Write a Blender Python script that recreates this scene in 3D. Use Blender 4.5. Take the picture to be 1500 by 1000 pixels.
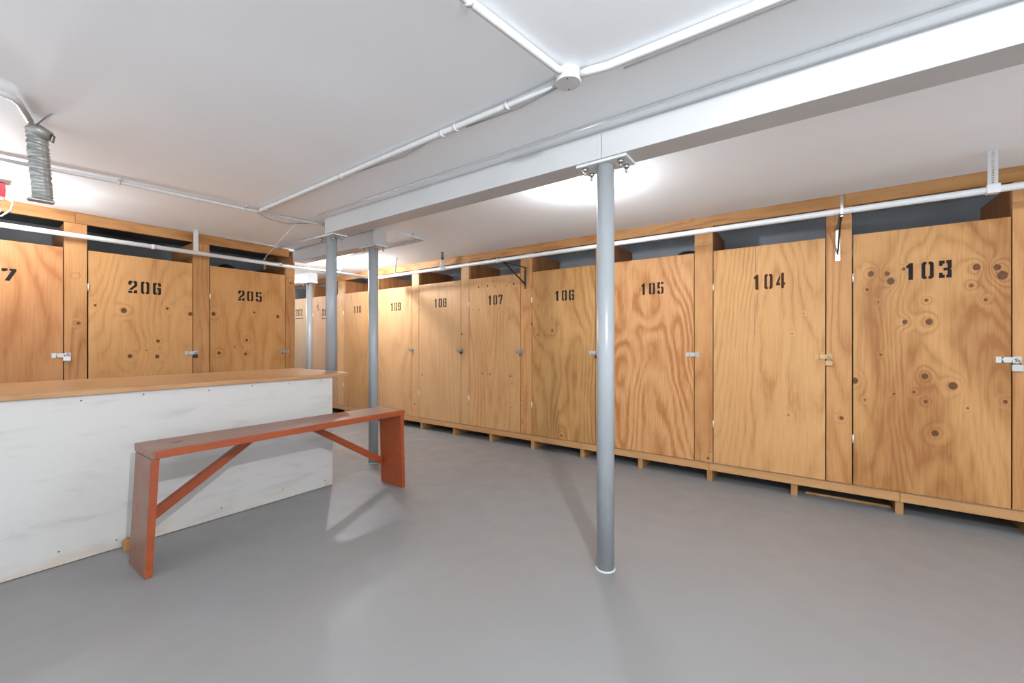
import bpy, bmesh, math, random
from mathutils import Vector, Matrix

for o in list(bpy.data.objects):
    bpy.data.objects.remove(o)
SC = bpy.context.scene
COL = SC.collection
S = 1.21                      # lens height in metres; the plan below is measured in lens heights
PI = math.pi

# ------------------------------------------------------------------ camera, world, exposure
cam = bpy.data.cameras.new('camera')
cam.lens = 36.0 * 612 / 1500
cam.sensor_width = 36
cam.sensor_fit = 'HORIZONTAL'
cam.clip_start = 0.02
camo = bpy.data.objects.new('camera', cam)
camo.location = (0, 0, S)
camo.rotation_euler = (PI / 2, 0, math.radians(-54.24))
COL.objects.link(camo)
SC.camera = camo

w = bpy.data.worlds.new('world')
SC.world = w
w.use_nodes = True
w.node_tree.nodes['Background'].inputs[0].default_value = (0.865, 0.935, 1.0, 1)
w.node_tree.nodes['Background'].inputs[1].default_value = 1.8
SC.view_settings.view_transform = 'Standard'
SC.view_settings.look = 'None'
SC.view_settings.gamma = 1
SC.view_settings.use_curve_mapping = False
SC.view_settings.exposure = 0.34

BULB = 1500.0                  # radiance of the naked bulbs
# position (x, y) on the ceiling, strength factor
LAMPS = [
    (2.167, 1.054, 0.40, 'bare bulb in a round holder on the ceiling just left of the nearest column'),
    (2.62, 4.22, 1.1, 'far bare ceiling bulb half hidden behind the second grey column'),
    (0.18, -0.46, 2.45, 'bare bulb in a round holder on the ceiling behind the viewer'),
    (2.62, 6.25, 0.55, 'added unseen ceiling bulb brightening the passage behind the short locker row'),  # unseen bulb added to brighten the far passage lockers
]

# ------------------------------------------------------------------ materials
def lin(r, g, b):
    f = lambda c: (c / 255 / 12.92) if c / 255 <= 0.04045 else ((c / 255 + 0.055) / 1.055) ** 2.4
    return (f(r), f(g), f(b), 1)

class NT:
    def __init__(self, name):
        self.m = bpy.data.materials.new(name)
        self.m.use_nodes = True
        self.t = self.m.node_tree
        self.b = self.t.nodes['Principled BSDF']
    def n(self, kind, **kw):
        nd = self.t.nodes.new(kind)
        for k, v in kw.items():
            setattr(nd, k, v)
        return nd
    def l(self, a, b):
        self.t.links.new(a, b)
    def val(self, sock, v):
        if hasattr(v, 'links'):
            self.l(v, sock)
        else:
            sock.default_value = v
    def math(self, op, a, b=None, c=None, clamp=False):
        nd = self.n('ShaderNodeMath', operation=op, use_clamp=clamp)
        self.val(nd.inputs[0], a)
        if b is not None: self.val(nd.inputs[1], b)
        if c is not None: self.val(nd.inputs[2], c)
        return nd.outputs[0]
    def vmath(self, op, a, b=None):
        nd = self.n('ShaderNodeVectorMath', operation=op)
        self.val(nd.inputs[0], a)
        if b is not None: self.val(nd.inputs[1], b)
        return nd.outputs['Vector'] if op not in ('LENGTH', 'DISTANCE') else nd.outputs['Value']
    def mix(self, f, a, b, blend='MIX'):
        nd = self.n('ShaderNodeMix', data_type='RGBA', blend_type=blend)
        self.val(nd.inputs[0], f); self.val(nd.inputs[6], a); self.val(nd.inputs[7], b)
        return nd.outputs[2]
    def noise(self, vec, scale, detail=2, rough=0.5, dist=0.0):
        nd = self.n('ShaderNodeTexNoise')
        self.l(vec, nd.inputs['Vector'])
        nd.inputs['Scale'].default_value = scale
        nd.inputs['Detail'].default_value = detail
        nd.inputs['Roughness'].default_value = rough
        nd.inputs['Distortion'].default_value = dist
        return nd.outputs['Fac']
    def ramp(self, v, lo, hi, a=0.0, b=1.0, smooth=True):
        nd = self.n('ShaderNodeMapRange')
        if smooth: nd.interpolation_type = 'SMOOTHSTEP'
        self.val(nd.inputs[0], v)
        for i, x in zip((1, 2, 3, 4), (lo, hi, a, b)):
            nd.inputs[i].default_value = x
        return nd.outputs[0]
    def obj(self):
        return self.n('ShaderNodeTexCoord').outputs['Object']
    def bump(self, h, strength, dist=0.01):
        nd = self.n('ShaderNodeBump')
        nd.inputs['Strength'].default_value = strength
        nd.inputs['Distance'].default_value = dist
        self.l(h, nd.inputs['Height'])
        self.l(nd.outputs[0], self.b.inputs['Normal'])

def plain(name, col, rough=0.5, metal=0.0, bump=0.0, bscale=60, vary=0.06):
    k = NT(name)
    v = k.obj()
    n = k.noise(v, bscale * 0.15, 3)
    c2 = tuple(x * (1 - vary * 2.2) for x in col[:3]) + (1,)
    k.l(k.mix(k.ramp(n, 0.3, 0.7), col, c2), k.b.inputs['Base Color'])
    k.b.inputs['Roughness'].default_value = rough
    k.b.inputs['Metallic'].default_value = metal
    if 'ink' in name: k.b.inputs['Specular IOR Level'].default_value = 0.05
    if bump:
        k.bump(k.noise(v, bscale, 3), bump, 0.003)
    return k.m

# knot group: distance from a centre, in radii -> dark core, ring push
def make_knot_group():
    g = bpy.data.node_groups.new('knot', 'ShaderNodeTree')
    it = g.interface
    it.new_socket('Vector', in_out='INPUT', socket_type='NodeSocketVector')
    it.new_socket('Centre', in_out='INPUT', socket_type='NodeSocketVector')
    it.new_socket('Radius', in_out='INPUT', socket_type='NodeSocketFloat')
    it.new_socket('Core', in_out='OUTPUT', socket_type='NodeSocketFloat')
    it.new_socket('Push', in_out='OUTPUT', socket_type='NodeSocketFloat')
    gi = g.nodes.new('NodeGroupInput'); go = g.nodes.new('NodeGroupOutput')
    s = g.nodes.new('ShaderNodeVectorMath'); s.operation = 'SUBTRACT'
    m = g.nodes.new('ShaderNodeVectorMath'); m.operation = 'MULTIPLY'; m.inputs[1].default_value = (1, 0, 0.86)
    le = g.nodes.new('ShaderNodeVectorMath'); le.operation = 'LENGTH'
    dv = g.nodes.new('ShaderNodeMath'); dv.operation = 'DIVIDE'
    c = g.nodes.new('ShaderNodeMapRange'); c.interpolation_type = 'SMOOTHSTEP'
    for i, x in zip((1, 2, 3, 4), (0.78, 1.08, 1, 0)): c.inputs[i].default_value = x
    sq = g.nodes.new('ShaderNodeMath'); sq.operation = 'MULTIPLY'
    mu = g.nodes.new('ShaderNodeMath'); mu.operation = 'MULTIPLY'; mu.inputs[1].default_value = -0.16
    ex = g.nodes.new('ShaderNodeMath'); ex.operation = 'EXPONENT'
    L = g.links.new
    L(gi.outputs[0], s.inputs[0]); L(gi.outputs[1], s.inputs[1]); L(s.outputs[0], m.inputs[0])
    L(m.outputs[0], le.inputs[0]); L(le.outputs['Value'], dv.inputs[0]); L(gi.outputs[2], dv.inputs[1])
    L(dv.outputs[0], c.inputs[0]); L(c.outputs[0], go.inputs[0])
    L(dv.outputs[0], sq.inputs[0]); L(dv.outputs[0], sq.inputs[1]); L(sq.outputs[0], mu.inputs[0])
    L(mu.outputs[0], ex.inputs[0]); L(ex.outputs[0], go.inputs[1])
    return g
KG = make_knot_group()

def wood(name, base, dark, seed=0.0, K=7.0, sx=1.6, sz=0.30, contrast=0.55, horizontal=False,
         knots=(), rand=False, rough=0.5, mott=0.35, sharp=2.2, autoknots=False, push=0.10):
    base = (base[0] * .84, base[1] * .785, base[2] * .77, 1)
    dark = (dark[0] * .84, dark[1] * .80, dark[2] * .80, 1)
    k = NT(name)
    v = k.obj()
    if rand:
        oi = k.n('ShaderNodeObjectInfo').outputs['Random']
        off = k.math('MULTIPLY', oi, 37.0)
        cx = k.n('ShaderNodeCombineXYZ')
        for i in range(3): k.l(off, cx.inputs[i])
        va = k.vmath('ADD', v, cx.outputs[0])
    else:
        va = k.vmath('ADD', v, (seed * 3.1, seed * 1.7, seed * 5.3))
    sc = (sz, sz, sx) if horizontal else (sx, sx, sz)
    vs = k.vmath('MULTIPLY', va, sc)
    h = k.noise(vs, 1.0, 1.6, 0.42, 0.25)
    sc2 = (5, 14, 14) if horizontal else (14, 14, 4)
    wob = k.noise(k.vmath('MULTIPLY', va, sc2), 1.0, 2, 0.5)
    h = k.math('MULTIPLY_ADD', wob, 0.034, h)
    core = None
    for (u, z, r) in knots:
        g = k.n('ShaderNodeGroup'); g.node_tree = KG
        k.l(v, g.inputs[0]); g.inputs[1].default_value = (u, 0, z); g.inputs[2].default_value = r
        h = k.math('MULTIPLY_ADD', g.outputs[1], push if (int(u * 977) % 3) else -push, h)
        core = g.outputs[0] if core is None else k.math('MAXIMUM', core, g.outputs[0])
    if autoknots:
        vo = k.n('ShaderNodeTexVoronoi'); vo.inputs['Scale'].default_value = 1.0
        k.l(k.vmath('MULTIPLY', va, (7.0, 0.0, 7.0)), vo.inputs['Vector'])
        dd = vo.outputs['Distance']
        sep = k.n('ShaderNodeSeparateColor'); k.l(vo.outputs['Color'], sep.inputs[0])
        on = k.ramp(sep.outputs[0], 0.80, 0.81)
        core = k.math('MULTIPLY', k.ramp(dd, 0.09, 0.14, 1, 0), on)
        h = k.math('MULTIPLY_ADD', k.math('MULTIPLY', k.ramp(dd, 0.0, 0.42, 1, 0), on), push * 1.3, h)
    ph = k.math('FRACT', k.math('MULTIPLY', h, K * 2.6))
    tri = k.math('ABSOLUTE', k.math('MULTIPLY_ADD', ph, 2.0, -1.0))
    ring = k.math('POWER', tri, sharp)
    fib = k.noise(k.vmath('MULTIPLY', va, (5, 150, 150) if horizontal else (150, 150, 5)), 1.0, 2, 0.6)
    fibm = k.ramp(fib, 0.40, 0.66)
    big = k.noise(k.vmath('MULTIPLY', va, (0.8, 1, 3) if horizontal else (3, 3, 1.1)), 1.0, 3, 0.6, 0.4)
    bigm = k.ramp(big, 0.36, 0.68)
    patch = k.ramp(k.noise(k.vmath('MULTIPLY', va, (1.5, 3, 5) if horizontal else (5, 3, 1.5)), 1.0, 3, 0.6), 0.36, 0.62, 0.35, 1.0)
    f = k.math('MULTIPLY', k.math('MULTIPLY', ring, patch), contrast * 1.2)
    f = k.math('MULTIPLY_ADD', fibm, 0.30 * contrast + 0.08, f)
    f = k.math('MULTIPLY_ADD', bigm, mott, f, clamp=True)
    col = k.mix(f, base, dark)
    if core is not None:
        kn = k.ramp(k.noise(v, 90, 2), 0.3, 0.7)
        kc = k.mix(kn, (0.085, 0.030, 0.011, 1), (0.15, 0.06, 0.022, 1))
        col = k.mix(core, col, kc)
    k.l(col, k.b.inputs['Base Color'])
    k.b.inputs['Roughness'].default_value = rough
    k.b.inputs['Specular IOR Level'].default_value = 0.2
    k.bump(k.math('ADD', ring, fib), 0.06, 0.001)
    return k.m

def floor_mat():
    k = NT('grey_floor_paint')
    v = k.obj()
    a = k.noise(v, 0.55, 3, 0.5, 0.2)
    c = k.mix(k.ramp(a, 0.35, 0.65), (0.235, 0.236, 0.237, 1), (0.246, 0.234, 0.230, 1))
    b = k.noise(v, 7, 5, 0.6)
    c = k.mix(k.ramp(b, 0.62, 0.80, 0, 0.10), c, (0.31, 0.305, 0.30, 1))
    d = k.noise(k.vmath('MULTIPLY', v, (3, 14, 1)), 1.0, 4, 0.65, 0.5)
    c = k.mix(k.ramp(d, 0.66, 0.80, 0, 0.14), c, (0.18, 0.165, 0.155, 1))
    k.l(c, k.b.inputs['Base Color'])
    k.l(k.ramp(k.noise(v, 5, 4, 0.6), 0.3, 0.7, 0.36, 0.5), k.b.inputs['Roughness'])
    k.b.inputs['Specular IOR Level'].default_value = 0.4
    k.bump(k.noise(v, 11, 5, 0.55), 0.10, 0.006)
    return k.m

def ceiling_mat():
    k = NT('white_ceiling_paint')
    v = k.obj()
    a = k.noise(v, 1.1, 3, 0.5, 0.3)
    c = k.mix(k.ramp(a, 0.35, 0.65), (0.875, 0.895, 0.92, 1), (0.85, 0.87, 0.895, 1))
    k.l(c, k.b.inputs['Base Color'])
    k.b.inputs['Roughness'].default_value = 0.6
    k.bump(k.noise(v, 3.2, 5, 0.55, 0.4), 0.10, 0.015)
    return k.m

def panel_mat():
    k = NT('smudged_white_panel_paint')
    v = k.obj()
    vs = k.vmath('MULTIPLY', v, (2.2, 2, 9))
    a = k.noise(vs, 1.3, 6, 0.62, 0.6)
    c = k.mix(k.ramp(a, 0.50, 0.74, 0, 0.60), (0.535, 0.52, 0.50, 1), (0.39, 0.375, 0.36, 1))
    b = k.noise(k.vmath('MULTIPLY', v, (7, 1, 16)), 1.0, 5, 0.7)
    c = k.mix(k.ramp(b, 0.68, 0.80, 0, 0.30), c, (0.42, 0.38, 0.33, 1))
    sp = k.n('ShaderNodeSeparateXYZ'); k.l(v, sp.inputs[0])
    lowb = k.math('MULTIPLY', k.ramp(sp.outputs[2], 0.0, 0.13, 1, 0),
                  k.ramp(k.noise(k.vmath('MULTIPLY', v, (3, 1, 12)), 1.4, 5, 0.65), 0.42, 0.64, 0, 0.65))
    c = k.mix(lowb, c, (0.52, 0.40, 0.28, 1))
    k.l(c, k.b.inputs['Base Color'])
    k.b.inputs['Roughness'].default_value = 0.42
    k.bump(k.noise(k.vmath('MULTIPLY', v, (12, 12, 70)), 1.0, 3), 0.12, 0.002)
    return k.m

def bench_mat(name, worn):
    k = NT(name)
    v = k.obj()
    red = (0.22, 0.05, 0.02, 1) if worn else (0.30, 0.058, 0.010, 1)
    a = k.noise(k.vmath('MULTIPLY', v, (3, 14, 14)), 1.5, 5, 0.6, 0.3)
    c = k.mix(k.ramp(a, 0.35, 0.7), red, (0.19, 0.04, 0.015, 1) if worn else (0.25, 0.046, 0.013, 1))
    if worn:
        b = k.noise(k.vmath('MULTIPLY', v, (1.6, 8, 8)), 1.2, 6, 0.65, 0.4)
        c = k.mix(k.ramp(b, 0.38, 0.60, 0.25, 0.85), c, (0.205, 0.110, 0.070, 1))
    ch = k.noise(v, 26, 4, 0.7)
    c = k.mix(k.ramp(ch, 0.71, 0.74, 0, 0.8), c, (0.52, 0.30, 0.14, 1))
    k.l(c, k.b.inputs['Base Color'])
    k.b.inputs['Roughness'].default_value = 0.34 if worn else 0.42
    k.bump(a, 0.15, 0.002)
    return k.m

def emit(name, col, s):
    k = NT(name)
    k.b.inputs['Base Color'].default_value = (0.9, 0.9, 0.9, 1)
    k.b.inputs['Emission Color'].default_value = col
    k.b.inputs['Emission Strength'].default_value = s
    return k.m

M = {}
M['floor'] = floor_mat()
M['ceiling'] = ceiling_mat()
M['wall'] = plain('pale_grey_wall_paint', (0.62, 0.63, 0.63, 1), 0.6, 0, 0.2, 20)
M['backwall'] = plain('grey_masonry_paint', (0.40, 0.43, 0.46, 1), 0.6, 0, 0.3, 25)
M['darkwall'] = plain('dark_grey_wall_paint', (0.15, 0.155, 0.16, 1), 0.7, 0, 0.2, 20)
M['beam'] = plain('white_beam_paint', (0.47, 0.475, 0.48, 1), 0.45, 0, 0.15, 30, 0.02)
M['white'] = plain('white_gloss_paint', (0.58, 0.585, 0.59, 1), 0.38, 0, 0.1, 120, 0.03)
M['steel_paint'] = plain('blue_grey_column_paint', (0.31, 0.33, 0.345, 1), 0.30, 0, 0.12, 35, 0.03)
M['panel'] = panel_mat()
M['bench'] = bench_mat('brick_red_bench_paint', False)
M['bench_worn'] = bench_mat('worn_brown_red_bench_paint', True)
M['black'] = plain('black_paint', (0.012, 0.011, 0.011, 1), 0.45)
M['ink'] = plain('black_stencil_ink', (0.022, 0.019, 0.018, 1), 0.7)
M['ink_brown'] = plain('dark_brown_stencil_ink', (0.06, 0.028, 0.015, 1), 0.7)
M['fabric'] = plain('dark_fabric', (0.02, 0.02, 0.024, 1), 0.9, 0, 0.6, 60)
M['zinc'] = plain('zinc_plate', (0.42, 0.41, 0.39, 1), 0.35, 0.85)
M['chrome'] = plain('chrome', (0.48, 0.48, 0.49, 1), 0.22, 1.0)
M['brass'] = plain('brass', (0.46, 0.29, 0.13, 1), 0.45, 0.4)
M['hinge'] = plain('pale_hinge_metal', (0.78, 0.70, 0.60, 1), 0.35, 0.4)
M['foil'] = plain('dull_grey_foil', (0.36, 0.355, 0.34, 1), 0.45, 0.55, 0.8, 45)
M['red'] = plain('red_enamel', (0.55, 0.015, 0.025, 1), 0.3)
M['porcelain'] = plain('white_porcelain', (0.85, 0.85, 0.84, 1), 0.25)
M['screw'] = plain('dark_screw_metal', (0.10, 0.09, 0.08, 1), 0.5, 0.4)
M['post'] = wood('pine_post_board', (0.60, 0.335, 0.135, 1), (0.36, 0.145, 0.042, 1), K=6, sx=2.4, sz=0.35,
                 contrast=0.48, rand=True, autoknots=True, mott=0.35)
M['post_far'] = wood('pale_pine_post_board', (0.60, 0.375, 0.185, 1), (0.42, 0.215, 0.085, 1), K=5, sx=2.4, sz=0.35,
                     contrast=0.35, rand=True, autoknots=True, mott=0.3)
M['partition'] = wood('reddish_plywood_partition', (0.46, 0.215, 0.085, 1), (0.26, 0.095, 0.033, 1), K=6, sx=2.4, sz=0.3,
                      contrast=0.45, rand=True, mott=0.4)
M['header'] = wood('amber_header_lumber', (0.56, 0.315, 0.13, 1), (0.31, 0.12, 0.028, 1), K=5, sx=4.5, sz=0.5,
                   contrast=0.5, horizontal=True, rand=True, autoknots=True, mott=0.4)
M['sill'] = wood('pale_sill_lumber', (0.56, 0.325, 0.145, 1), (0.42, 0.215, 0.08, 1), K=4, sx=5, sz=0.4,
                 contrast=0.35, horizontal=True, rand=True, mott=0.3)
M['joist'] = wood('pine_joist', (0.46, 0.27, 0.12, 1), (0.32, 0.16, 0.06, 1), K=4, contrast=0.4, rand=True)
M['deck'] = plain('brown_board', (0.25, 0.15, 0.08, 1), 0.7)
M['worktop'] = wood('varnished_counter_top', (0.55, 0.335, 0.165, 1), (0.40, 0.19, 0.075, 1), K=6, sx=3.5, sz=0.25,
                    contrast=0.35, horizontal=True, seed=4.2, rough=0.3, mott=0.25)

# ------------------------------------------------------------------ mesh helpers (inputs in lens heights)
class MB:
    def __init__(self):
        self.bm = bmesh.new()
    def box(self, x0, x1, y0, y1, z0, z1):
        vs = [self.bm.verts.new((x * S, y * S, z * S)) for x in (x0, x1) for y in (y0, y1) for z in (z0, z1)]
        for f in ((0, 1, 3, 2), (4, 6, 7, 5), (0, 4, 5, 1), (2, 3, 7, 6), (0, 2, 6, 4), (1, 5, 7, 3)):
            self.bm.faces.new([vs[i] for i in f])
        return self
    def prism(self, poly, a0, a1, axis='y'):
        def P(p, a):
            if axis == 'y': return (p[0], a, p[1])
            if axis == 'z': return (p[0], p[1], a)
            return (a, p[0], p[1])
        A = [self.bm.verts.new(Vector(P(p, a0)) * S) for p in poly]
        B = [self.bm.verts.new(Vector(P(p, a1)) * S) for p in poly]
        n = len(poly)
        self.bm.faces.new(A); self.bm.faces.new(B[::-1])
        for i in range(n):
            self.bm.faces.new((A[i], B[i], B[(i + 1) % n], A[(i + 1) % n]))
        return self
    def tube(self, pts, r, n=10, cap=True):
        pts = [Vector(p) for p in pts]
        rings = []
        prev = None
        for i, p in enumerate(pts):
            t = (pts[min(i + 1, len(pts) - 1)] - pts[max(i - 1, 0)]).normalized()
            if prev is None:
                up = Vector((0, 0, 1)) if abs(t.z) < 0.9 else Vector((1, 0, 0))
            else:
                up = prev
            s = t.cross(up).normalized(); u = s.cross(t).normalized(); prev = u
            rr = r[i] if isinstance(r, (list, tuple)) else r
            rings.append([self.bm.verts.new((p + (s * math.cos(2 * PI * k / n) + u * math.sin(2 * PI * k / n)) * rr) * S) for k in range(n)])
        for a, b in zip(rings, rings[1:]):
            for k in range(n):
                f = self.bm.faces.new((a[k], a[(k + 1) % n], b[(k + 1) % n], b[k])); f.smooth = True
        if cap:
            self.bm.faces.new(rings[0][::-1]); self.bm.faces.new(rings[-1])
        return self
    def lathe(self, prof, cx=0, cy=0, cz=0, n=24):
        rings = []
        for (r, z) in prof:
            rings.append([self.bm.verts.new(((cx + r * math.cos(2 * PI * k / n)) * S, (cy + r * math.sin(2 * PI * k / n)) * S, (cz + z) * S)) for k in range(n)])
        for a, b in zip(rings, rings[1:]):
            for k in range(n):
                f = self.bm.faces.new((a[k], a[(k + 1) % n], b[(k + 1) % n], b[k])); f.smooth = True
        self.bm.faces.new(rings[0][::-1]); self.bm.faces.new(rings[-1])
        return self
    def build(self, name, mat, parent=None, bevel=0.0, seg=1, loc=None, rot=None):
        bmesh.ops.recalc_face_normals(self.bm, faces=self.bm.faces[:])
        if bevel:
            bmesh.ops.bevel(self.bm, geom=self.bm.edges[:], offset=bevel * S, segments=seg, affect='EDGES', profile=0.6)
        me = bpy.data.meshes.new(name)
        self.bm.to_mesh(me); self.bm.free()
        me.materials.append(mat)
        o = bpy.data.objects.new(name, me)
        COL.objects.link(o)
        if parent: o.parent = parent
        if loc: o.location = Vector(loc) * S
        if rot: o.rotation_euler = rot
        return o

def tag(o, label=None, cat=None, group=None, kind=None):
    if label: o['label'] = label
    if cat: o['category'] = cat
    if group: o['group'] = group
    if kind: o['kind'] = kind
    return o

def thing(name, loc, rz, label, cat, group=None):
    o = bpy.data.objects.new(name, None)
    COL.objects.link(o)
    o.location = Vector(loc) * S
    o.rotation_euler = (0, 0, rz)
    o.empty_display_size = 0.1
    return tag(o, label, cat, group)

# ------------------------------------------------------------------ room shell
ZC = 1.903            # ceiling
D = 3.27              # face of the long locker row (plane x = D)
E = 4.18              # face of the short locker row (plane y = E)
X0, Y0, Y1 = -1.7, -2.7, 7.2
DW = D + 0.57         # wall behind the long row
EW = E + 0.62

def struct(name, mb, mat, bevel=0):
    return tag(mb.build(name, mat, bevel=bevel), kind='structure')

struct('floor', MB().box(X0 - .1, DW + .1, Y0 - .1, Y1 + .1, -0.08, 0), M['floor'])
struct('ceiling', MB().box(X0 - .1, DW + .1, Y0 - .1, Y1 + .1, ZC, ZC + 0.08), M['ceiling'])
struct('wall_right', MB().box(DW, DW + .1, Y0, Y1, 0, ZC), M['backwall'])
struct('wall_left', MB().box(X0, 2.09, EW, EW + .1, 0, ZC), M['darkwall'])
struct('wall_passage', MB().box(2.09, 2.19, EW, Y1, 0, ZC), M['wall'])
struct('wall_far', MB().box(2.19, DW, Y1, Y1 + .1, 0, ZC), M['wall'])

# ------------------------------------------------------------------ white ceiling beams
ZB = 1.783
def beam(x0, x1, y0, y1, label, zb=ZB, joints=()):
    t = thing('ceiling_beam', ((x0 + x1) / 2, (y0 + y1) / 2, zb), 0, label, 'beam')
    cx, cy = (x0 + x1) / 2, (y0 + y1) / 2
    ys = [y0] + list(joints) + [y1]
    for a, b in zip(ys, ys[1:]):
        MB().box(x0 - cx, x1 - cx, a - cy + .0012, b - cy - .0012, 0, ZC - zb - .011).build('beam_section', M['beam'], t, bevel=.002)
    MB().box(x0 - cx + .01, x1 - cx - .01, y0 - cy + .005, y1 - cy - .005, ZC - zb - .0115, ZC - zb).build('packing_strip', M['beam'], t)
    return t
beam(1.671, 1.801, Y0, 2.885, 'long white boxed ceiling beam running over the nearest grey column', joints=(0.735,))
beam(2.072, 2.20, 2.86, E - .03, 'short white ceiling beam over the third grey column, behind the long beam')
beam(2.86, 2.99, 5.33, Y1, 'far white ceiling beam over the most distant grey column')
# thin painted cable running along the ceiling beside the long beam
tag(MB().tube([(1.60, Y0, ZC - .005), (1.60, 2.87, ZC - .005)], .0055, 6).build('ceiling_cable', M['white']),
    'thin white painted cable on the ceiling running beside the long beam', 'cable')

# ------------------------------------------------------------------ grey steel columns
def column(x, y, label, z0=0.0, ring='steel_paint'):
    t = thing('steel_column', (x, y, z0), 0, label, 'column', 'grey steel columns holding the ceiling beams')
    r = .0382
    zt = ZB - z0
    MB().lathe([(r, .004), (r, zt - .012)], n=32).build('shaft', M['steel_paint'], t)
    MB().lathe([(r + .005, 0), (r + .004, .003), (r + .001, .006)], n=32).build('base_ring', M[ring], t)
    MB().box(-.058, .058, -.115, .115, zt - .0125, zt - .0005).build('top_plate', M['white'], t, bevel=.0015)
    for sx in (-1, 1):
        for sy in (-1, 1):
            m = MB().lathe([(.0135, -.001), (.0135, -.014), (.010, -.015)], n=6)
            m.lathe([(.0065, -.0145), (.0065, -.033)], n=8)
            m.build('bolt', M['zinc'], t, loc=(sx * .034, sy * .082, zt - .0125))
    return t
column(1.736, 0.742, 'nearest grey round steel column standing alone on the open floor', 0.0, 'wall')
column(1.736, 2.905, 'grey round steel column rising from the right end of the wooden counter top', .7775)
column(2.131, 2.945, 'grey round steel column seen through the right side of the red bench')
column(2.925, 5.42, 'most distant grey round steel column in front of the far lockers')

# ------------------------------------------------------------------ stencilled digits
def mir(p, w=.62): return [(w - x, y) for x, y in p][::-1]
def rot(p, w=.62): return [(w - x, 1 - y) for x, y in p]
L0 = [(0, .1), (.1, 0), (.26, 0), (.26, .16), (.2, .16), (.2, .84), (.26, .84), (.26, 1), (.1, 1), (0, .9)]
L8 = [(0, .1), (.1, 0), (.27, 0), (.27, .15), (.19, .15), (.19, .43), (.27, .43), (.27, .57), (.19, .57), (.19, .85), (.27, .85), (.27, 1), (.1, 1), (0, .9), (0, .56), (.05, .5), (0, .44)]
G6 = [[(0, .1), (.1, 0), (.28, 0), (.28, .18), (.2, .18), (.2, .82), (.28, .82), (.28, 1), (.1, 1), (0, .9)],
      [(.36, 1), (.52, 1), (.62, .9), (.62, .7), (.42, .7), (.42, .82), (.36, .82)],
      [(.31, .58), (.62, .58), (.62, .1), (.52, 0), (.36, 0), (.36, .18), (.42, .18), (.42, .42), (.31, .42)]]
GL = {
    '0': [L0, mir(L0)],
    '1': [[(.2, 0), (.44, 0), (.44, 1), (.28, 1), (.08, .84), (.08, .72), (.2, .72)]],
    '2': [[(0, .66), (.2, .66), (.2, .82), (.28, .82), (.28, 1), (.1, 1), (0, .9)],
          [(.36, 1), (.52, 1), (.62, .9), (.62, .60), (.24, .25), (0, .25), (.42, .66), (.42, .82), (.36, .82)],
          [(0, 0), (.28, 0), (.28, .18), (0, .18)], [(.36, 0), (.62, 0), (.62, .26), (.44, .26), (.44, .18), (.36, .18)]],
    '3': [[(0, .7), (.18, .7), (.18, .82), (.28, .82), (.28, 1), (0, 1)],
          [(.36, 1), (.62, 1), (.62, .56), (.56, .5), (.62, .44), (.62, 0), (.36, 0), (.36, .18), (.42, .18), (.42, .42), (.22, .42), (.22, .58), (.42, .58), (.42, .82), (.36, .82)],
          [(0, 0), (.28, 0), (.28, .18), (.18, .18), (.18, .3), (0, .3)]],
    '4': [[(.36, 0), (.56, 0), (.56, 1), (.40, 1), (.36, .94)], [(0, .2), (.29, .2), (.29, .38), (.19, .38), (.29, .62), (.29, .9), (.24, .82), (0, .34)],
          [(.56, .2), (.66, .22), (.66, .36), (.56, .38)]],
    '5': [[(0, 1), (.28, 1), (.28, .82), (.2, .82), (.2, .62), (.28, .62), (.28, .46), (0, .46)], [(.36, 1), (.6, 1), (.6, .82), (.36, .82)],
          [(.36, .62), (.52, .62), (.62, .52), (.62, .1), (.52, 0), (.36, 0), (.36, .18), (.42, .18), (.42, .46), (.36, .46)],
          [(0, .3), (.2, .3), (.2, .18), (.28, .18), (.28, 0), (.1, 0), (0, .1)]],
    '6': G6,
    '7': [[(0, .74), (0, 1), (.26, 1), (.26, .82), (.18, .82), (.18, .74)], [(.34, 1), (.64, 1), (.64, .84), (.34, 0), (.12, 0), (.42, .82), (.34, .82)]],
    '8': [L8, mir(L8)],
    '9': [rot(p) for p in G6],
}
def number(txt, x0, x1, z0, z1, mat, parent, underline=False):
    """one thin mesh of painted stencil figures just proud of the door face (local y = 0)"""
    m = MB()
    adv = (.62 + .26)
    W = adv * (len(txt) - 1) + .62
    if txt[0] == '1':
        W -= .10
    sx = (x1 - x0) / W; sz = (z1 - z0)
    px = x0 - (.10 * sx if txt[0] == '1' else 0)
    for ch in txt:
        for poly in GL[ch]:
            m.prism([(px + p[0] * sx, z0 + p[1] * sz) for p in poly], -.0006, .0004)
        px += adv * sx
    if underline:
        m.box(x0 - .01, x1 + .03, -.0006, .0004, z0 - .045, z0 - .035)
    return m.build('stencilled_number', mat, parent)

# ------------------------------------------------------------------ lockers
DT = .0115   # door thickness
DB, DTOP = .132, 1.647
def hinge(parent, x, z):
    m = MB().tube([(x, -.004, z - .026), (x, -.004, z + .026)], .0048, 8)
    m.box(x - .004, x + .004, -.0035, .002, z - .024, z + .024)
    return m.build('hinge', M['hinge'], parent)
def hasp(parent, x, z, mat):
    """strap hinged on the door (left) reaching over the gap onto a staple on the post (right)"""
    m = MB().box(x - .058, x - .034, -.0025, .0005, z - .016, z + .016)
    m.tube([(x - .033, -.004, z - .016), (x - .033, -.004, z + .016)], .0042, 8)
    m.prism([(x - .032, z - .014), (x + .018, z - .014), (x + .026, z - .008), (x + .026, z + .008), (x + .018, z + .014), (x - .032, z + .014)], -.0075, -.0045)
    m.box(x + .004, x + .032, -.0025, .0005, z - .018, z + .018)
    m.tube([(x + .012, -.001, z + .007), (x + .012, -.018, z + .007), (x + .012, -.018, z - .007), (x + .012, -.001, z - .007)], .0026, 6)
    return m.build('hasp', mat, parent)

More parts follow.
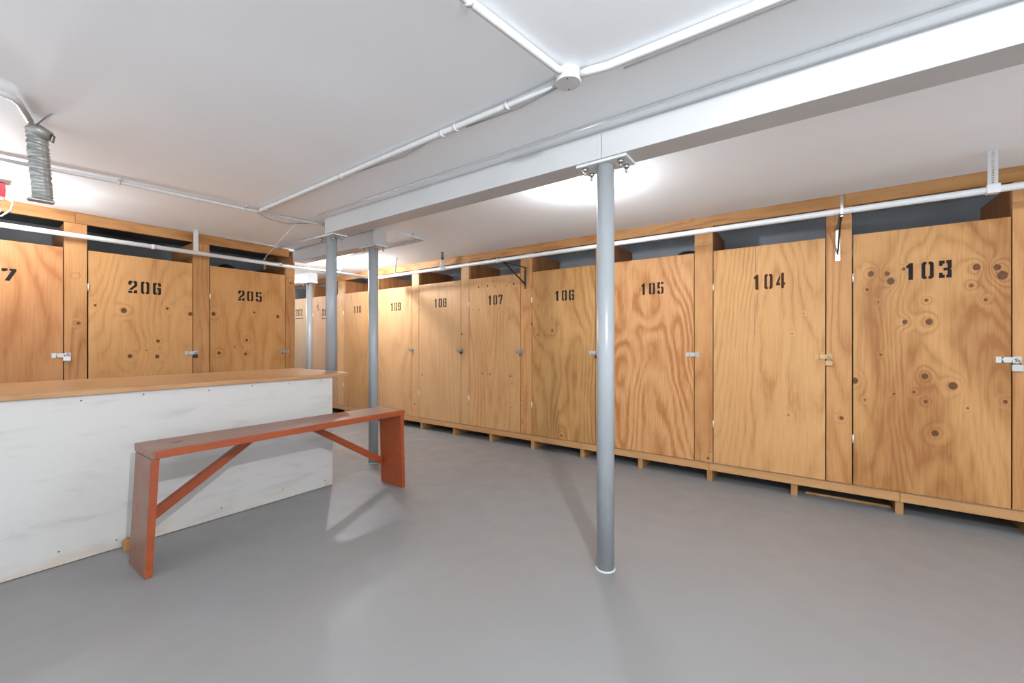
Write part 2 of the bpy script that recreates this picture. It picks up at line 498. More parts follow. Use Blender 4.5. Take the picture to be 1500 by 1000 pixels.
def locker(row, u0, u1, pw, num, mat, label, group, num_box=None, ink='ink', hasp_mat='zinc', post='post', ul=False,
           hasp_z=.905, zt=DTOP, hinges=True, mark=False, post_top=1.826):
    """local x runs to the viewer's right along the row, local y into the locker"""
    if row == 'R':
        t = thing('storage_locker', (D, -u0, 0), -PI / 2, label, 'locker', group)
    else:
        t = thing('storage_locker', (u0, E, 0), 0, label, 'locker', group)
    w = u1 - u0
    door = MB().box(.0060, w - .0042, 0, DT, DB, zt).build('door', mat, t, bevel=.0008)
    if num:
        a, b, z0, z1 = num_box
        number(num, a - u0, b - u0, z0, z1, M[ink], door, ul)
    if mark:
        MB().tube([(.10, 0, 1.50), (.13, 0, 1.53), (.15, 0, 1.52), (.12, 0, 1.50), (.15, 0, 1.48), (.15, 0, 1.46), (.12, 0, 1.45)], .004, 6).build('painted_mark', M[ink], door)
    if hinges:
        hinge(door, .0052, 1.385); hinge(door, .0052, .41)
    if hasp_mat:
        hasp(door, w, hasp_z, M[hasp_mat])
    MB().box(w + .0012, w + pw - .0005, .0005, .030, DB, post_top).build('post_board', M[post], t, bevel=.0008)
    dep = .545
    MB().box(w + .008, w + pw - .008, .031, dep, DB, min(1.84, post_top)).build('side_panel', M['partition'], t)
    return t

def kn(u0, lst):
    return [((u - u0) * S, z * S, r * .72) for (u, z, r) in lst]

tan, tan2 = (0.62, 0.365, 0.150, 1), (0.42, 0.185, 0.055, 1)
pale, pale2 = (0.60, 0.385, 0.195, 1), (0.45, 0.255, 0.115, 1)
RG = 'plywood lockers in the long row along the right wall'
LG = 'plywood lockers in the short row behind the counter'

k103 = [(.281,1.403,.026),(.353,1.397,.022),(.369,1.352,.032),(.263,1.311,.013),(.314,1.232,.009),(.425,1.417,.014),(.711,1.398,.027),(.786,1.390,.025),(.804,1.346,.036),
        (.692,1.301,.014),(.518,1.232,.013),(.745,1.222,.013),(.429,1.112,.021),(.529,1.110,.028),(.325,.922,.010),(.512,.804,.027),(.623,.757,.033),(.206,.763,.030),
        (.467,.712,.012),(.383,.696,.010),(.253,.650,.009),(.516,.662,.014),(.679,.640,.009),(.814,.685,.016),(.553,.488,.028)]
k206 = [(.685,1.26,.014),(.839,1.232,.030),(1.098,1.263,.017),(1.25,1.228,.026),(1.04,1.003,.020),(.873,.89,.024),(1.035,.882,.024),(.969,.931,.008)]
k205 = [(1.415,1.237,.026),(1.738,1.268,.015),(1.947,1.24,.026),(1.673,1.012,.020),(1.456,.90,.022),(1.666,.886,.022),(1.575,.952,.008),(1.99,.894,.020)]
k107 = [(-2.777,1.555,.018),(-2.659,1.559,.018),(-2.554,1.547,.012),(-2.424,1.547,.014),(-2.337,1.553,.018),(-2.86,1.334,.009),(-2.77,1.324,.011),(-2.506,1.331,.008),
        (-2.417,1.314,.011),(-2.732,.673,.013),(-2.627,.671,.014),(-2.374,.665,.015),(-2.355,.592,.010),(-2.371,.36,.010)]
k106 = [(-2.058,1.327,.008),(-1.909,1.213,.008),(-2.062,1.059,.014),(-1.907,1.098,.017),(-2.058,1.126,.007),(-1.815,.165,.017)]
k104 = [(-.05,1.18,.007),(-.13,.52,.009),(-.11,1.05,.006)]
k108 = [(-3.62,.62,.016),(-3.58,.60,.008)]
k110 = [(-4.98,.95,.014),(-4.70,.62,.012),(-4.80,.3,.014),(-4.66,1.0,.012),(-5.0,.55,.010)]

locker('R', .193, .838, .125, '103', wood('plywood_of_locker_103', (.585, .33, .125, 1), (.345, .15, .045, 1), 1.3, K=11, sx=1.8, sz=.35, contrast=.5, mott=.7, knots=kn(.193, k103), push=.07),
       'knotty amber plywood locker 103, the rightmost and largest numbered door', RG, (.436, .618, 1.352, 1.448))
l104 = locker('R', -.583, .067, .126, '104', wood('plywood_of_locker_104', (.66, .395, .165, 1), (.46, .225, .075, 1), 2.9, K=13, sx=1.5, sz=.22, contrast=.6, mott=.22, knots=kn(-.583, k104), push=.06),
       'pale honey plywood locker 104 with few knots and a painted-over hasp', RG, (-.325, -.150, 1.351, 1.452), 'ink_brown', 'brass')
locker('R', -1.360, -.705, .122, '105', wood('plywood_of_locker_105', (.67, .385, .17, 1), (.42, .175, .055, 1), 5.4, K=11, sx=1.5, sz=.55, contrast=.9, mott=.22, sharp=1.5),
       'plywood locker 105 with bold wavy cathedral grain, right of the nearest column', RG, (-1.095, -.927, 1.366, 1.456))
locker('R', -2.130, -1.487, .127, '106', wood('plywood_of_locker_106', (.565, .335, .125, 1), (.34, .165, .052, 1), 7.7, K=11, sx=1.5, sz=.3, contrast=.55, mott=.55, knots=kn(-2.13, k106), push=.05),
       'mottled olive brown plywood locker 106, left of the nearest column', RG, (-1.872, -1.688, 1.362, 1.453))
locker('R', -2.910, -2.256, .126, '107', wood('plywood_of_locker_107', (.62, .38, .175, 1), (.43, .205, .075, 1), 9.1, K=8, sx=1.5, sz=.25, contrast=.5, mott=.4, knots=kn(-2.91, k107), push=.05),
       'plywood locker 107 with a row of knots across its top, under the black bracket', RG, (-2.643, -2.471, 1.366, 1.461))
locker('R', -3.675, -3.021, .111, '108', wood('plywood_of_locker_108', pale, pale2, 11.2, K=6, sx=1.7, sz=.2, contrast=.4, mott=.2, knots=kn(-3.675, k108), push=.05),
       'plain pale plywood locker 108 with one small dark knot low down', RG, (-3.413, -3.234, 1.375, 1.473), post='post_far')
locker('R', -4.440, -3.795, .120, '109', wood('plywood_of_locker_109', pale, pale2, 13.8, K=5, sx=1.9, sz=.5, contrast=.5, mott=.3),
       'pale plywood locker 109 just right of the third grey column', RG, (-4.170, -3.992, 1.370, 1.469), post='post_far')
locker('R', -5.175, -4.560, .120, '110', wood('plywood_of_locker_110', (.50, .30, .13, 1), (.33, .165, .06, 1), 15.5, K=7, sx=2.2, sz=.25, contrast=.45, mott=.3, knots=kn(-5.175, k110), push=.05),
       'darker brown plywood locker 110 between the second and third grey columns', RG, (-4.930, -4.779, 1.377, 1.466), post='post_far')
locker('R', -5.955, -5.315, .140, '201', wood('plywood_of_locker_201', (.50, .32, .20, 1), (.37, .22, .12, 1), 17.5, K=5, sx=2.2, sz=.25, contrast=.4, mott=.3),
       'greyish plywood locker with an underlined number partly hidden by the second column', RG, (-5.708, -5.52, 1.368, 1.465), post='post_far', ul=True, mark=True)
locker('R', -6.730, -6.090, .135, '202', wood('plywood_of_locker_202', (.46, .33, .21, 1), (.36, .24, .14, 1), 19.5, K=5, sx=2.2, sz=.25, contrast=.3, mott=.25),
       'far greyish plywood locker 202 with its number underlined, left of the distant column', RG, (-6.450, -6.256, 1.390, 1.492), post='post_far', ul=True)
locker('R', .970, 1.615, .125, None, wood('plywood_of_right_end_locker', tan, tan2, 21.5, K=5, sx=1.5, sz=.3, contrast=.4, mott=.4),
       'plywood locker at the right end of the long row beside locker 103', RG)
l206 = locker('L', .645, 1.269, .116, '206', wood('plywood_of_locker_206', (.665, .385, .155, 1), (.47, .22, .07, 1), 23.3, K=9, sx=1.3, sz=.6, contrast=.5, mott=.35, knots=kn(.645, k206), push=.10),
       'knotty golden plywood locker 206 behind the counter', LG, (.864, 1.059, 1.366, 1.460))
locker('L', 1.385, 2.02, .09, '205', wood('plywood_of_locker_205', (.665, .375, .145, 1), (.47, .215, .065, 1), 25.1, K=6, sx=1.3, sz=.6, contrast=.5, mott=.35, knots=kn(1.385, k205), push=.10),
       'golden plywood locker 205 at the right end of the row behind the counter', LG, (1.605, 1.802, 1.369, 1.459), post_top=1.753)
locker('L', -.115, .531, .113, '207', wood('plywood_of_locker_207', (.60, .315, .13, 1), (.42, .175, .06, 1), 27.7, K=7, sx=1.2, sz=.5, contrast=.65, mott=.4),
       'reddish plywood locker cut by the left edge, only the 7 of its number showing', LG, (.09, .318, 1.389, 1.467))
locker('L', -.875, -.230, .114, None, wood('plywood_of_left_end_locker', tan, tan2, 29.5, K=5, sx=1.5, sz=.3, contrast=.4, mott=.4),
       'plywood locker left of the one marked with a 7, beyond the left edge', LG)
def split(door, u, z0, z1):
    MB().prism([(u - .0015, z0), (u + .0010, z0), (u + .0018, (z0 + z1) / 2), (u + .0006, z1), (u - .0008, z1), (u - .0004, (z0 + z1) / 2)], -.0005, .0005).build('veneer_split', M['screw'], door)
split(l104.children[0], .263, 1.05, 1.340)
split(l104.children[0], .266, 1.47, 1.640)
split(l206.children[0], .382, 1.48, 1.64)
# the row's right end is closed by a side board
tag(MB().box(2.1105, 2.124, .0, .585, .0, 1.9).build('end_board', M['post'], loc=(0, E + .032, 0)), 'plywood board closing the right end of the row behind the counter', 'board')  # carried up to the ceiling to stop the far bulb's light leaking in

# ------------------------------------------------------------------ padlocks
def padlock(row, u, z, mat, label, sc=1.0, drop=.026):
    loc = (D - .013, -u, z - drop) if row == 'R' else (u, E - .013, z - drop)
    t = thing('padlock', loc, -PI / 2 if row == 'R' else 0, label, 'padlock', 'padlocks on the locker hasps')
    a, b = .015 * sc, .024 * sc
    MB().prism([(-a, -b), (a, -b), (a, 0), (a * .8, .003), (-a * .8, .003), (-a, 0)], -.006 * sc, .006 * sc).build('body', mat, t, bevel=.001)
    pts = [(-.0095 * sc, 0, 0), (-.0095 * sc, 0, .014)]
    for i in range(1, 8):
        an = PI - PI * i / 8
        pts.append((.0095 * sc * math.cos(an), 0, .014 + .0095 * sc * math.sin(an)))
    pts += [(.0095 * sc, 0, .014), (.0095 * sc, 0, 0)]
    tag(MB().tube(pts, .0022 * sc, 6).build('shackle', M['chrome'], t), 'shiny steel shackle')
    return t
padlock('R', .852, .905, M['zinc'], 'wide silver padlock on the right hand edge of locker 103', 1.35)
padlock('R', .081, .905, M['brass'], 'brass padlock on the hasp of locker 104', 1.2)
padlock('R', -1.476, .905, M['black'], 'small dark padlock on locker 106 beside the nearest column', .8)
padlock('R', -2.244, .905, M['chrome'], 'round shiny padlock on the hasp of locker 107', 1.1, .02)
padlock('R', -3.009, .905, M['black'], 'small dark padlock on the hasp of locker 108', .8, .015)
padlock('R', -3.783, .905, M['brass'], 'tiny dull padlock on the hasp of locker 109', .8)
padlock('L', .543, .915, M['chrome'], 'silver padlock on the hasp between the 7 door and locker 206', 1.2, .02)
padlock('L', 1.281, .915, M['black'], 'black padlock hanging on the hasp of locker 206', 1.05)

# ------------------------------------------------------------------ timber header and platform
def header(name_label, axis, a, b, cuts):
    if axis == 'R':
        t = thing('timber_header', (D, -a, 1.827), -PI / 2, name_label, 'timber')
    else:
        t = thing('timber_header', (a, E, 1.827), 0, name_label, 'timber')
    xs = [a] + list(cuts) + [b]
    for p, q in zip(xs, xs[1:]):
        MB().box(p - a + .0008, q - a - .0008, -.004, .028, 0, ZC - 1.827 - .001).build('plank', M['header'], t, bevel=.0008)
    return t
header('long amber timber header along the ceiling above the right hand lockers', 'R', -6.75, 2.6, (-5.2, -3.66, -3.02, -1.42, .16, 1.7))
hl = header('amber timber header along the ceiling above the short row behind the counter', 'L', -1.65, 2.05, (.585,))
tag(MB().box(0, 3.74, .03, .60, ZC - 1.827 - .014, ZC - 1.827 - .002).build('lid_board', M['darkwall'], hl), 'dark grey lid board')

def platform(axis, a, b, label, ph):
    if axis == 'R':
        t = thing('timber_platform', (D, -a, 0), -PI / 2, label, 'platform')
    else:
        t = thing('timber_platform', (a, E, 0), 0, label, 'platform')
    k = ph
    n = 0
    cuts = []
    while k < b:
        if k > a:
            MB().box(k - a - .018, k - a + .018, .004 if n % 3 else -.002, .52, 0, .0765).build('joist', M['joist'], t, bevel=.001)
            if n % 2 == 0: cuts.append(k)
        k += .5046; n += 1
    xs = [a] + cuts + [b]
    for p, q in zip(xs, xs[1:]):
        MB().box(p - a + .0012, q - a - .0012, -.012, .025, .077, .125).build('sill_rail', M['sill'], t, bevel=.001)
    MB().box(0, b - a, -.006, .54, .1255, .1312).build('deck', M['deck'], t)
platform('R', -6.75, 2.6, 'low timber platform on blocks carrying the long row of lockers', -.603 - 0.5046 * 12 + .0)
platform('L', -1.65, 2.09, 'low timber platform carrying the short row of lockers behind the counter', -1.5)
tag(MB().box(3.365, 3.392, -.38, .04, 0, .012).build('loose_batten', M['joist'], bevel=.001),
    'thin wooden batten lying on the floor under the lockers near 103', 'batten')

# dark bundles that show above a few doors
def bundle(x, y, top, sx, sy, label, seed):
    random.seed(seed)
    m = MB()
    n = 14
    rings = []
    prof = [(.85, .1325), (1, .2), (.95, .8), (1, 1.3), (.97, top - .06), (.75, top - .015), (.35, top)]
    for r, z in prof:
        rings.append([m.bm.verts.new(((x + sx * r * math.cos(2 * PI * k / n) * random.uniform(.93, 1.05)) * S, (y + sy * r * math.sin(2 * PI * k / n) * random.uniform(.93, 1.05)) * S, (z + (random.uniform(-.004, .004) if z > .2 else 0)) * S)) for k in range(n)])
    for a, b in zip(rings, rings[1:]):
        for k in range(n):
            m.bm.faces.new((a[k], a[(k + 1) % n], b[(k + 1) % n], b[k])).smooth = True
    m.bm.faces.new(rings[0][::-1]); m.bm.faces.new(rings[-1])
    tag(m.build('dark_bundle', M['fabric']), label, 'bundle')
bundle(D + .20, .80, 1.705, .08, .10, 'dark bundle showing above the door of locker 105', 1)
bundle(1.62, E + .30, 1.72, .08, .10, 'black bundle showing above the right end door behind the counter', 2)
bundle(D + .16, 4.72, 1.76, .10, .06, 'dark bundle showing above the far brown door between two columns', 3)

# ------------------------------------------------------------------ white sprinkler pipe round both rows
XP, YP, ZP = 2.93, 4.05, 1.717
pt = thing('sprinkler_pipe', (XP, YP, ZP), 0, 'white horizontal pipe hung below the ceiling in front of both locker rows', 'pipe')
PR = .0165
MB().tube([(0, 0, 0), (0, Y0 - YP + .01, 0)], PR, 14).build('pipe_run', M['white'], pt)
MB().tube([(0, 0, 0), (X0 - XP + .01, 0, 0)], PR, 14).build('pipe_run', M['white'], pt)
MB().lathe([(.012, -.026), (.023, -.02), (.023, .02), (.012, .026)], n=16).build('elbow', M['white'], pt)
def tee_strap(dx, dy, along_y=True):
    m = MB()
    w = .016
    if along_y:
        m.box(dx - .002, dx + .002, dy - w, dy + w, PR * .9, ZC - ZP)
    else:
        m.box(dx - w, dx + w, dy - .002, dy + .002, PR * .9, ZC - ZP)
    o = m.build('strap', M['white'], pt)
    return o
# perforated strap near the right edge: built as a ladder with real slots
m = MB()
y = -.69 - YP; w = .017
m.box(-.002, .002, y - w, y - .004, PR * .8, ZC - ZP); m.box(-.002, .002, y + .004, y + w, PR * .8, ZC - ZP)
z = PR * .8
while z < ZC - ZP - .004:
    m.box(-.002, .002, y - .0045, y + .0045, z, z + .006); z += .0115
tag(m.build('strap', M['white'], pt), 'perforated white hanger strap')
m = MB().box(-.019, .019, y - .022, y + .022, -.019, .024)
m.build('clip', M['white'], pt, bevel=.002)
for yy in (-.129,):
    m = MB().box(-.002, .002, yy - YP - .006, yy - YP + .006, -.03, .085)
    m.box(-.019, .019, yy - YP - .006, yy - YP + .006, -.019, .019)
    m.build('clip', M['zinc'], pt)
m = MB()
y = 3.656 - YP
m.tube([(0, y + .015, 0), (0, y + .012, .05), (0, y + .004, .10), (0, y - .004, .15), (0, y - .02, ZC - ZP - .002)], .008, 6)
m.build('strap', M['white'], pt)
tee_strap(1.248 - XP, 0, False)
for c in (.98 - XP, -.1 - XP, 1.9 - XP):
    MB().tube([(c - .012, 0, 0), (c + .012, 0, 0)], PR + .003, 12).build('coupling', M['white'], pt)
for c in (2.27, -1.8):
    MB().tube([(0, c - YP - .012, 0), (0, c - YP + .012, 0)], PR + .003, 12).build('coupling', M['white'], pt)
# upright sprinkler riser
y = 2.953 - YP
MB().tube([(0, y - .03, 0), (0, y + .03, 0)], PR + .006, 14).build('tee', M['white'], pt)
MB().lathe([(.019, .01), (.019, .085)], 0, y, 0, 14).build('riser', M['white'], pt)
m = MB().lathe([(.014, .086), (.014, .10), (.009, .104)], 0, y, 0, 6)
m.tube([(0, y - .010, .102), (0, y - .015, .125), (0, y, .150)], .0032, 6)
m.tube([(0, y + .010, .102), (0, y + .015, .125), (0, y, .150)], .0032, 6)
m.lathe([(.003, .10), (.003, .155)], 0, y, 0, 6)
m.lathe([(.016, .154), (.016, .157)], 0, y, 0, 12)
tag(m.build('sprinkler_head', M['black'], pt), 'dark metal sprinkler head')

# ------------------------------------------------------------------ folding shelf brackets
def bracket(u, ztop, arm, label):
    t = thing('shelf_bracket', (D - .0, -u, ztop), -PI / 2, label, 'bracket', 'metal brackets holding the white pipe')
    MB().box(-.012, .012, -.004, -.0003, -.20, 0).build('wall_leg', M['chrome' if u > -1 else 'black'], t, bevel=.001)
    MB().box(-.010, .010, -arm, -.004, -.004, -.0005).build('arm', M['black'], t)
    MB().prism([(-arm + .02, -.006), (-.004, -.165), (-.004, -.150), (-arm + .045, -.006)], -.004, .004, 'x').build('brace', M['black'], t)
    for z in (-.02, -.185):
        MB().tube([(0, -.0038, z), (0, -.0060, z)], .0055, 8).build('screw', M['chrome'], t)
    return t
bracket(.125, 1.698, .36, 'silver and black bracket on the post between lockers 104 and 103')
bracket(-2.20, 1.698, .36, 'black triangular bracket on the post between lockers 107 and 106')

# ------------------------------------------------------------------ conduits on the ceiling
ZK = ZC - .0165
def conduit(pts, r, label, clamps=(), mat='white', base=0):
    p0 = Vector(pts[0])
    t = thing('electrical_conduit', p0, 0, label, 'conduit')
    MB().tube([Vector(p) - p0 for p in pts], r, 12).build('tube', M[mat], t)
    for (x, y, ax) in clamps:
        m = MB()
        dx, dy, dz = x - p0.x, y - p0.y, ZK - p0.z
        zt = ZC - p0.z
        if ax == 'x':
            m.tube([(dx - .006, dy, dz), (dx + .006, dy, dz)], r + .004, 10)
            m.box(dx - .007, dx + .007, dy - .034, dy - r, zt - .004, zt)
            m.tube([(dx, dy - .026, zt), (dx, dy - .026, zt - .010)], .006, 6)
        else:
            m.tube([(dx, dy - .006, dz), (dx, dy + .006, dz)], r + .004, 10)
            m.box(dx + r, dx + .034, dy - .007, dy + .007, zt - .004, zt)
            m.tube([(dx + .026, dy, zt), (dx + .026, dy, zt - .010)], .006, 6)
        m.build('clamp', M['white'], t)
    return t
bx, by = 1.245, .665
conduit([(-1.6, .73, ZK), (.80, .73, ZK), (bx - .06, by + .012, ZK), (bx - .036, by + .004, ZK)], .0125,
        'white conduit crossing the ceiling towards the round junction box', [(.815, .725, 'x')])
conduit([(bx + .012, by - .038, ZK), (bx + .014, by - .07, ZK), (bx + .027, by - .13, ZK), (1.272, .44, ZK), (1.275, .1, ZK), (1.28, Y0 + .01, ZK)], .0135,
        'white conduit bending from the round junction box towards the upper right', [(1.28, -.9, 'y')])
conduit([(bx + .004, by + .038, ZK), (1.262, .90, ZK), (1.272, 1.5, ZK), (1.285, 2.2, ZK), (1.30, 3.02, ZK), (1.30, 3.05, ZK)], .0125,
        'white conduit running from the round junction box down the ceiling to the far left', [(1.262, .93, 'y'), (1.268, 1.20, 'y'), (1.270, 1.28, 'y'), (1.283, 2.05, 'y'), (1.30, 2.95, 'y')])
conduit([(-.1, 3.02, ZK), (.10, 3.22, ZK), (.25, 3.20, ZK), (.6, 3.14, ZK), (1.20, 3.085, ZK), (1.672, 3.03, ZK), (1.80, 3.02, ZK)], .0095,
        'thin white conduit crossing the ceiling in front of the short locker row', [(.61, 3.14, 'x'), (1.22, 3.083, 'x')])
conduit([(1.915, 2.86, ZK), (1.915, 4.14, ZK)], .010, 'short white conduit on the ceiling behind the end of the long beam', [(1.915, 3.12, 'y'), (1.915, 3.6, 'y')])
conduit([(2.20 + .008, 2.74, ZK), (2.49, 2.74, ZK), (2.503, 2.742, ZK), (2.508, 2.755, ZK), (2.508, 2.78, ZK), (2.515, 3.6, ZK), (2.60, 4.12, ZK), (2.615, 4.17, ZK)], .0115,
        'white conduit making a square corner near the third column and leading to the far bulb', [(2.36, 2.74, 'x'), (2.51, 3.02, 'y'), (2.512, 3.5, 'y')])
conduit([(-1.2, 2.40, ZK - .004), (.02, 2.352, ZK - .004), (.14, 2.34, ZK - .004), (.17, 2.35, ZK - .004), (.185, 2.38, ZK - .004), (.228, 2.545, ZK - .004)], .0125,
        'grey conduit elbow at the upper left leading to the hanging foil sleeve')

# junction box
jb = thing('junction_box', (bx, by, ZC), 0, 'round white junction box on the ceiling where three conduits meet', 'junction box')
MB().lathe([(.041, 0), (.041, -.034)], n=28).build('body', M['white'], jb)
MB().lathe([(.043, -.0345), (.043, -.039), (.041, -.041)], n=28).build('cover', M['white'], jb)
for a in (.4, .4 + PI):
    MB().lathe([(.003, -.041), (.003, -.0425)], .030 * math.cos(a), .030 * math.sin(a), 0, 8).build('screw', M['screw'], jb)
for a in (2.9, -1.35, 1.5):
    MB().lathe([(.008, -.024), (.008, -.008)], .044 * math.cos(a), .044 * math.sin(a), 0, 6).build('connector', M['white'], jb)

# loose painted wires
def wire(pts, r, label, mat='white'):
    tag(MB().tube(pts, r, 6).build('loose_wire', M[mat]), label, 'wire')
wire([(1.320, .50, ZC - .012), (1.320, .40, ZC - .012), (1.318, -.1, ZC - .010), (1.320, -1.2, ZC - .004)], .003, 'thin white wire beside the conduit right of the junction box')
wire([(1.295, .72, ZC - .004), (1.315, .9, ZC - .010), (1.31, 1.18, ZC - .004)], .003, 'short thin white wire beside the conduit just left of the junction box')
wire([(1.295, 1.32, ZC - .004), (1.33, 1.6, ZC - .012), (1.315, 2.0, ZC - .004)], .003, 'thin white sagging wire midway along the long ceiling conduit')
wire([(1.30, 3.10, ZC - .014), (1.40, 3.13, ZC - .035), (1.52, 3.13, ZC - .040), (1.66, 3.08, ZC - .014)], .0028, 'thin sagging grey wire under the conduit near the long beam end', 'foil')
wire([(1.60, 3.12, ZC - .010), (1.72, 3.72, ZC - .075), (1.80, 4.15, ZC - .150), (1.83, 4.30, ZC - .20)], .0030, 'thin taut wire slanting down from the ceiling into locker 205')

# ------------------------------------------------------------------ lamps
mb = emit('glowing_bulb', (0.93, 0.965, 1.0, 1), 1.0)
def bulb_mat(s):
    return emit('glowing_bulb_glass', (0.93, 0.965, 1.0, 1), s)
def bulb_profile(k=1.0):
    return [(.010, 0), (.011, -.010), (.0135, -.018), (.020, -.030), (.0245, -.042), (.0255, -.050), (.0235, -.060), (.017, -.069), (.008, -.0735), (.001, -.0745)]
def lamp(x, y, s, label):
    t = thing('ceiling_lamp', (x, y, ZC), 0, label, 'lamp', 'bare bulb ceiling lamps')
    MB().lathe([(.047, 0), (.047, -.004), (.040, -.010), (.026, -.014)], n=28).build('holder_base', M['porcelain'], t)
    MB().lathe([(.022, -.0142), (.019, -.034), (.0155, -.035)], n=20).build('socket', M['porcelain'], t)
    MB().lathe([(r, z - .0355) for r, z in bulb_profile()], n=16).build('bulb', bulb_mat(BULB * s), t)
for (x, y, s, lb) in LAMPS:
    lamp(x, y, s, lb)
# red fixture at the left edge with its own bulb
t = thing('red_lamp_fixture', (.20, 3.72, ZC), 0, 'red boxed ceiling fixture with a bulb at the left edge of the picture', 'lamp')
MB().lathe([(.055, 0), (.055, -.006), (.05, -.010)], n=24).build('ceiling_plate', M['porcelain'], t)
MB().prism([(-.04, -.011), (.04, -.011), (.045, -.05), (.040, -.095), (-.040, -.095), (-.045, -.05)], -.04, .04).build('housing', M['red'], t, bevel=.003)
MB().lathe([(.020, -.096), (.020, -.112), (.015, -.114)], n=18).build('socket', M['chrome'], t)
MB().lathe([(r, z - .1145) for r, z in bulb_profile()], n=16).build('bulb', bulb_mat(BULB * .32), t)
MB().tube([(.046, 0, -.09), (.072, 0, -.105), (.066, 0, -.15), (.03, 0, -.195), (-.03, 0, -.21)], .004, 8).build('guard_wire', M['white'], t)

# ------------------------------------------------------------------ hanging crumpled foil sleeve
random.seed(5)
fs = thing('foil_sleeve', (.257, 2.60, ZC), 0, 'crumpled grey foil duct sleeve hanging from the ceiling at the upper left', 'duct sleeve')
m = MB()
n = 14; rings = []; zz = -.02
rows = 46
for i in range(rows):
    z = -.022 - i * (.292 / (rows - 1))
    k = 1.0 + (.07 if i % 2 else -.06) + random.uniform(-.03, .03)
    tilt = random.uniform(-.006, .006)
    cxx = -.006 + .020 * i / rows
    rings.append([m.bm.verts.new(((cxx + .031 * k * math.cos(2 * PI * q / n)) * S, (.018 * k * math.sin(2 * PI * q / n)) * S,
                                  (z + tilt * math.cos(2 * PI * q / n)) * S)) for q in range(n)])
for a, b in zip(rings, rings[1:]):
    for q in range(n):
        m.bm.faces.new((a[q], a[(q + 1) % n], b[(q + 1) % n], b[q]))
m.bm.faces.new(rings[0][::-1]); m.bm.faces.new(rings[-1])
m.build('sleeve', M['foil'], fs)
m = MB().tube([(-.030, -.012, -.030), (.0, -.014, -.036), (.035, -.012, -.050)], [.020, .025, .020], 10)
m.build('folded_end', M['foil'], fs, rot=(0, 0, 0))
MB().tube([(.033, -.035, -.045), (.040, -.05, -.055), (.036, -.045, -.080), (.028, -.035, -.070), (.033, -.035, -.045)], .0035, 6).build('wire_tie', M['screw'], fs)
MB().tube([(-.01, -.01, -.02), (.01, -.10, -.004), (.02, -.16, -.002)], .003, 6).build('hanger_wire', M['foil'], fs)
MB().box(-.030, .046, -.019, .019, -.325, -.3145).build('pale_lip', M['foil'], fs, bevel=.003)

# ------------------------------------------------------------------ counter
ct = thing('counter', (0, 2.723, 0), 0, 'long counter with smudged white painted front and varnished wooden top', 'counter')
xl, xr = -1.0, 1.635
MB().box(xl, xr, 0, .014, .003, .753).build('front_panel', M['panel'], ct, bevel=.0008)
MB().box(xr - .018, xr - .001, .0145, .72, .003, .753).build('end_panel', M['panel'], ct)
MB().box(xl + .001, xl + .018, .0145, .72, .003, .753).build('end_panel', M['panel'], ct)
MB().box(xl, xr, .7205, .7345, .003, .753).build('back_panel', M['panel'], ct)
MB().box(xl + .02, xr - .02, .05, .70, .0, .028).build('plinth', M['joist'], ct)
top = [(xl - .02, -.020), (1.745, -.020), (1.79, .13), (1.79, .80), (xl - .02, .80)]
MB().prism(top, .7535, .777, 'z').build('counter_top', M['worktop'], ct, bevel=.0015)
for i, x in enumerate([-.7, -.35, .085, .40, .62, .90, 1.12, 1.34, 1.55]):
    MB().tube([(x, -.0012, .735 - (i % 2) * .006), (x, .0004, .735 - (i % 2) * .006)], .0036, 8).build('screw', M['screw'], ct)
for i, x in enumerate([-.6, .0, .33, .52, .96, 1.30, 1.58]):
    MB().tube([(x, -.0012, .045 + (i % 3) * .01), (x, .0004, .045 + (i % 3) * .01)], .0036, 8).build('screw', M['screw'], ct)
tag(MB().prism([(0, 0), (.045, 0), (.045, .03), (.02, .05), (0, .04)], 0, .05, 'y').build('wood_offcut', M['joist'], loc=(.535, 2.655, 0), bevel=.001),
    'small wood offcut on the floor against the white counter behind the left bench leg', 'offcut')

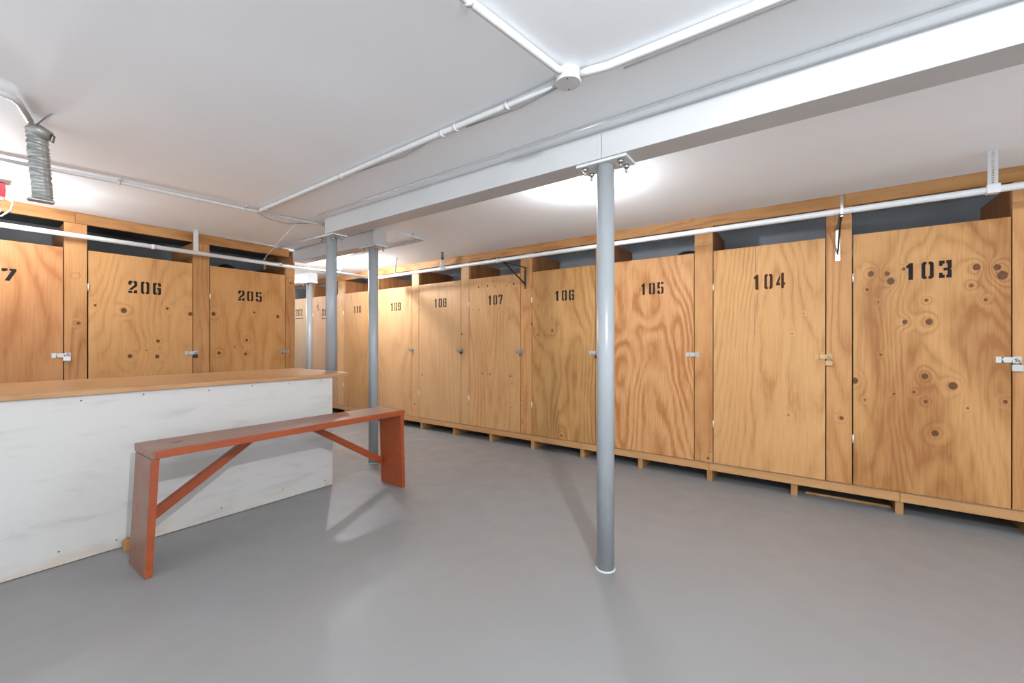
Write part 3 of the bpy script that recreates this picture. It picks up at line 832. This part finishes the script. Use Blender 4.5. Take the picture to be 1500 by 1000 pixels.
# ------------------------------------------------------------------ red bench
b0x, b0y = 1.21, 2.40
bt = thing('bench', (b0x, b0y, 0), 0, 'long brick red painted wooden bench standing in front of the white counter', 'bench')
X = lambda v: v - b0x
Yf, Yb = -.125, .105
ZS0, ZS1 = .497, .533
seat = MB().box(X(.545), X(1.895), Yf - .003, Yb + .03, ZS0, ZS1)
seat.build('seat', M['bench_worn'], bt, bevel=.003, seg=2)
MB().box(X(.560), X(1.893), Yf - .0062, Yf - .0036, ZS0 + .002, ZS1 - .003).build('front_edging', M['bench'], bt)
tag(MB().prism([(X(.640), .00), (X(.650), -.010), (X(.685), -.006), (X(.690), .006), (X(.655), .008)], ZS1 - .001, ZS1 + .0006, 'z').build('seat_gouge', M['screw'], bt), 'dark gouge in the worn seat')
def leg(xb0, xb1, xt0, xt1, name, mat):
    m = MB()
    # side profile in x-z, extruded over y
    m.prism([(xb0, 0), (xb1, 0), (xt1, ZS0 - .0005), (xt0, ZS0 - .0005)], Yf, Yb)
    return m.build(name, mat, bt, bevel=.0022, seg=2)
leg(X(.519), X(.548), X(.542), X(.572), 'leg', M['bench_worn'])
leg(X(1.878), X(1.902), X(1.862), X(1.892), 'leg', M['bench'])
MB().prism([(X(.5215), .006), (X(.5465), .006), (X(.5705), ZS0 - .002), (X(.5445), ZS0 - .002)], Yf - .0026, Yf - .0004).build('leg_edging', M['bench'], bt)
def brace(x0, z0, x1, z1):
    w = .021
    dx, dz = x1 - x0, z1 - z0
    ln = math.hypot(dx, dz); nx, nz = -dz / ln * w / 1, dx / ln * w / 1
    if x1 < x0: nx, nz = -nx, -nz
    MB().prism([(x0, z0 - w * 1.2), (x0, z0 + w * 1.2), (x1 - (w * 1.5 if x1 > x0 else -w * 1.5), z1), (x1 + (w * 1.5 if x1 > x0 else -w * 1.5), z1)], .075, .110).build('brace', M['bench'], bt, bevel=.0015)
brace(X(.558), .165, X(1.06), ZS0 - .001)
brace(X(1.868), .155, X(1.325), ZS0 - .001)
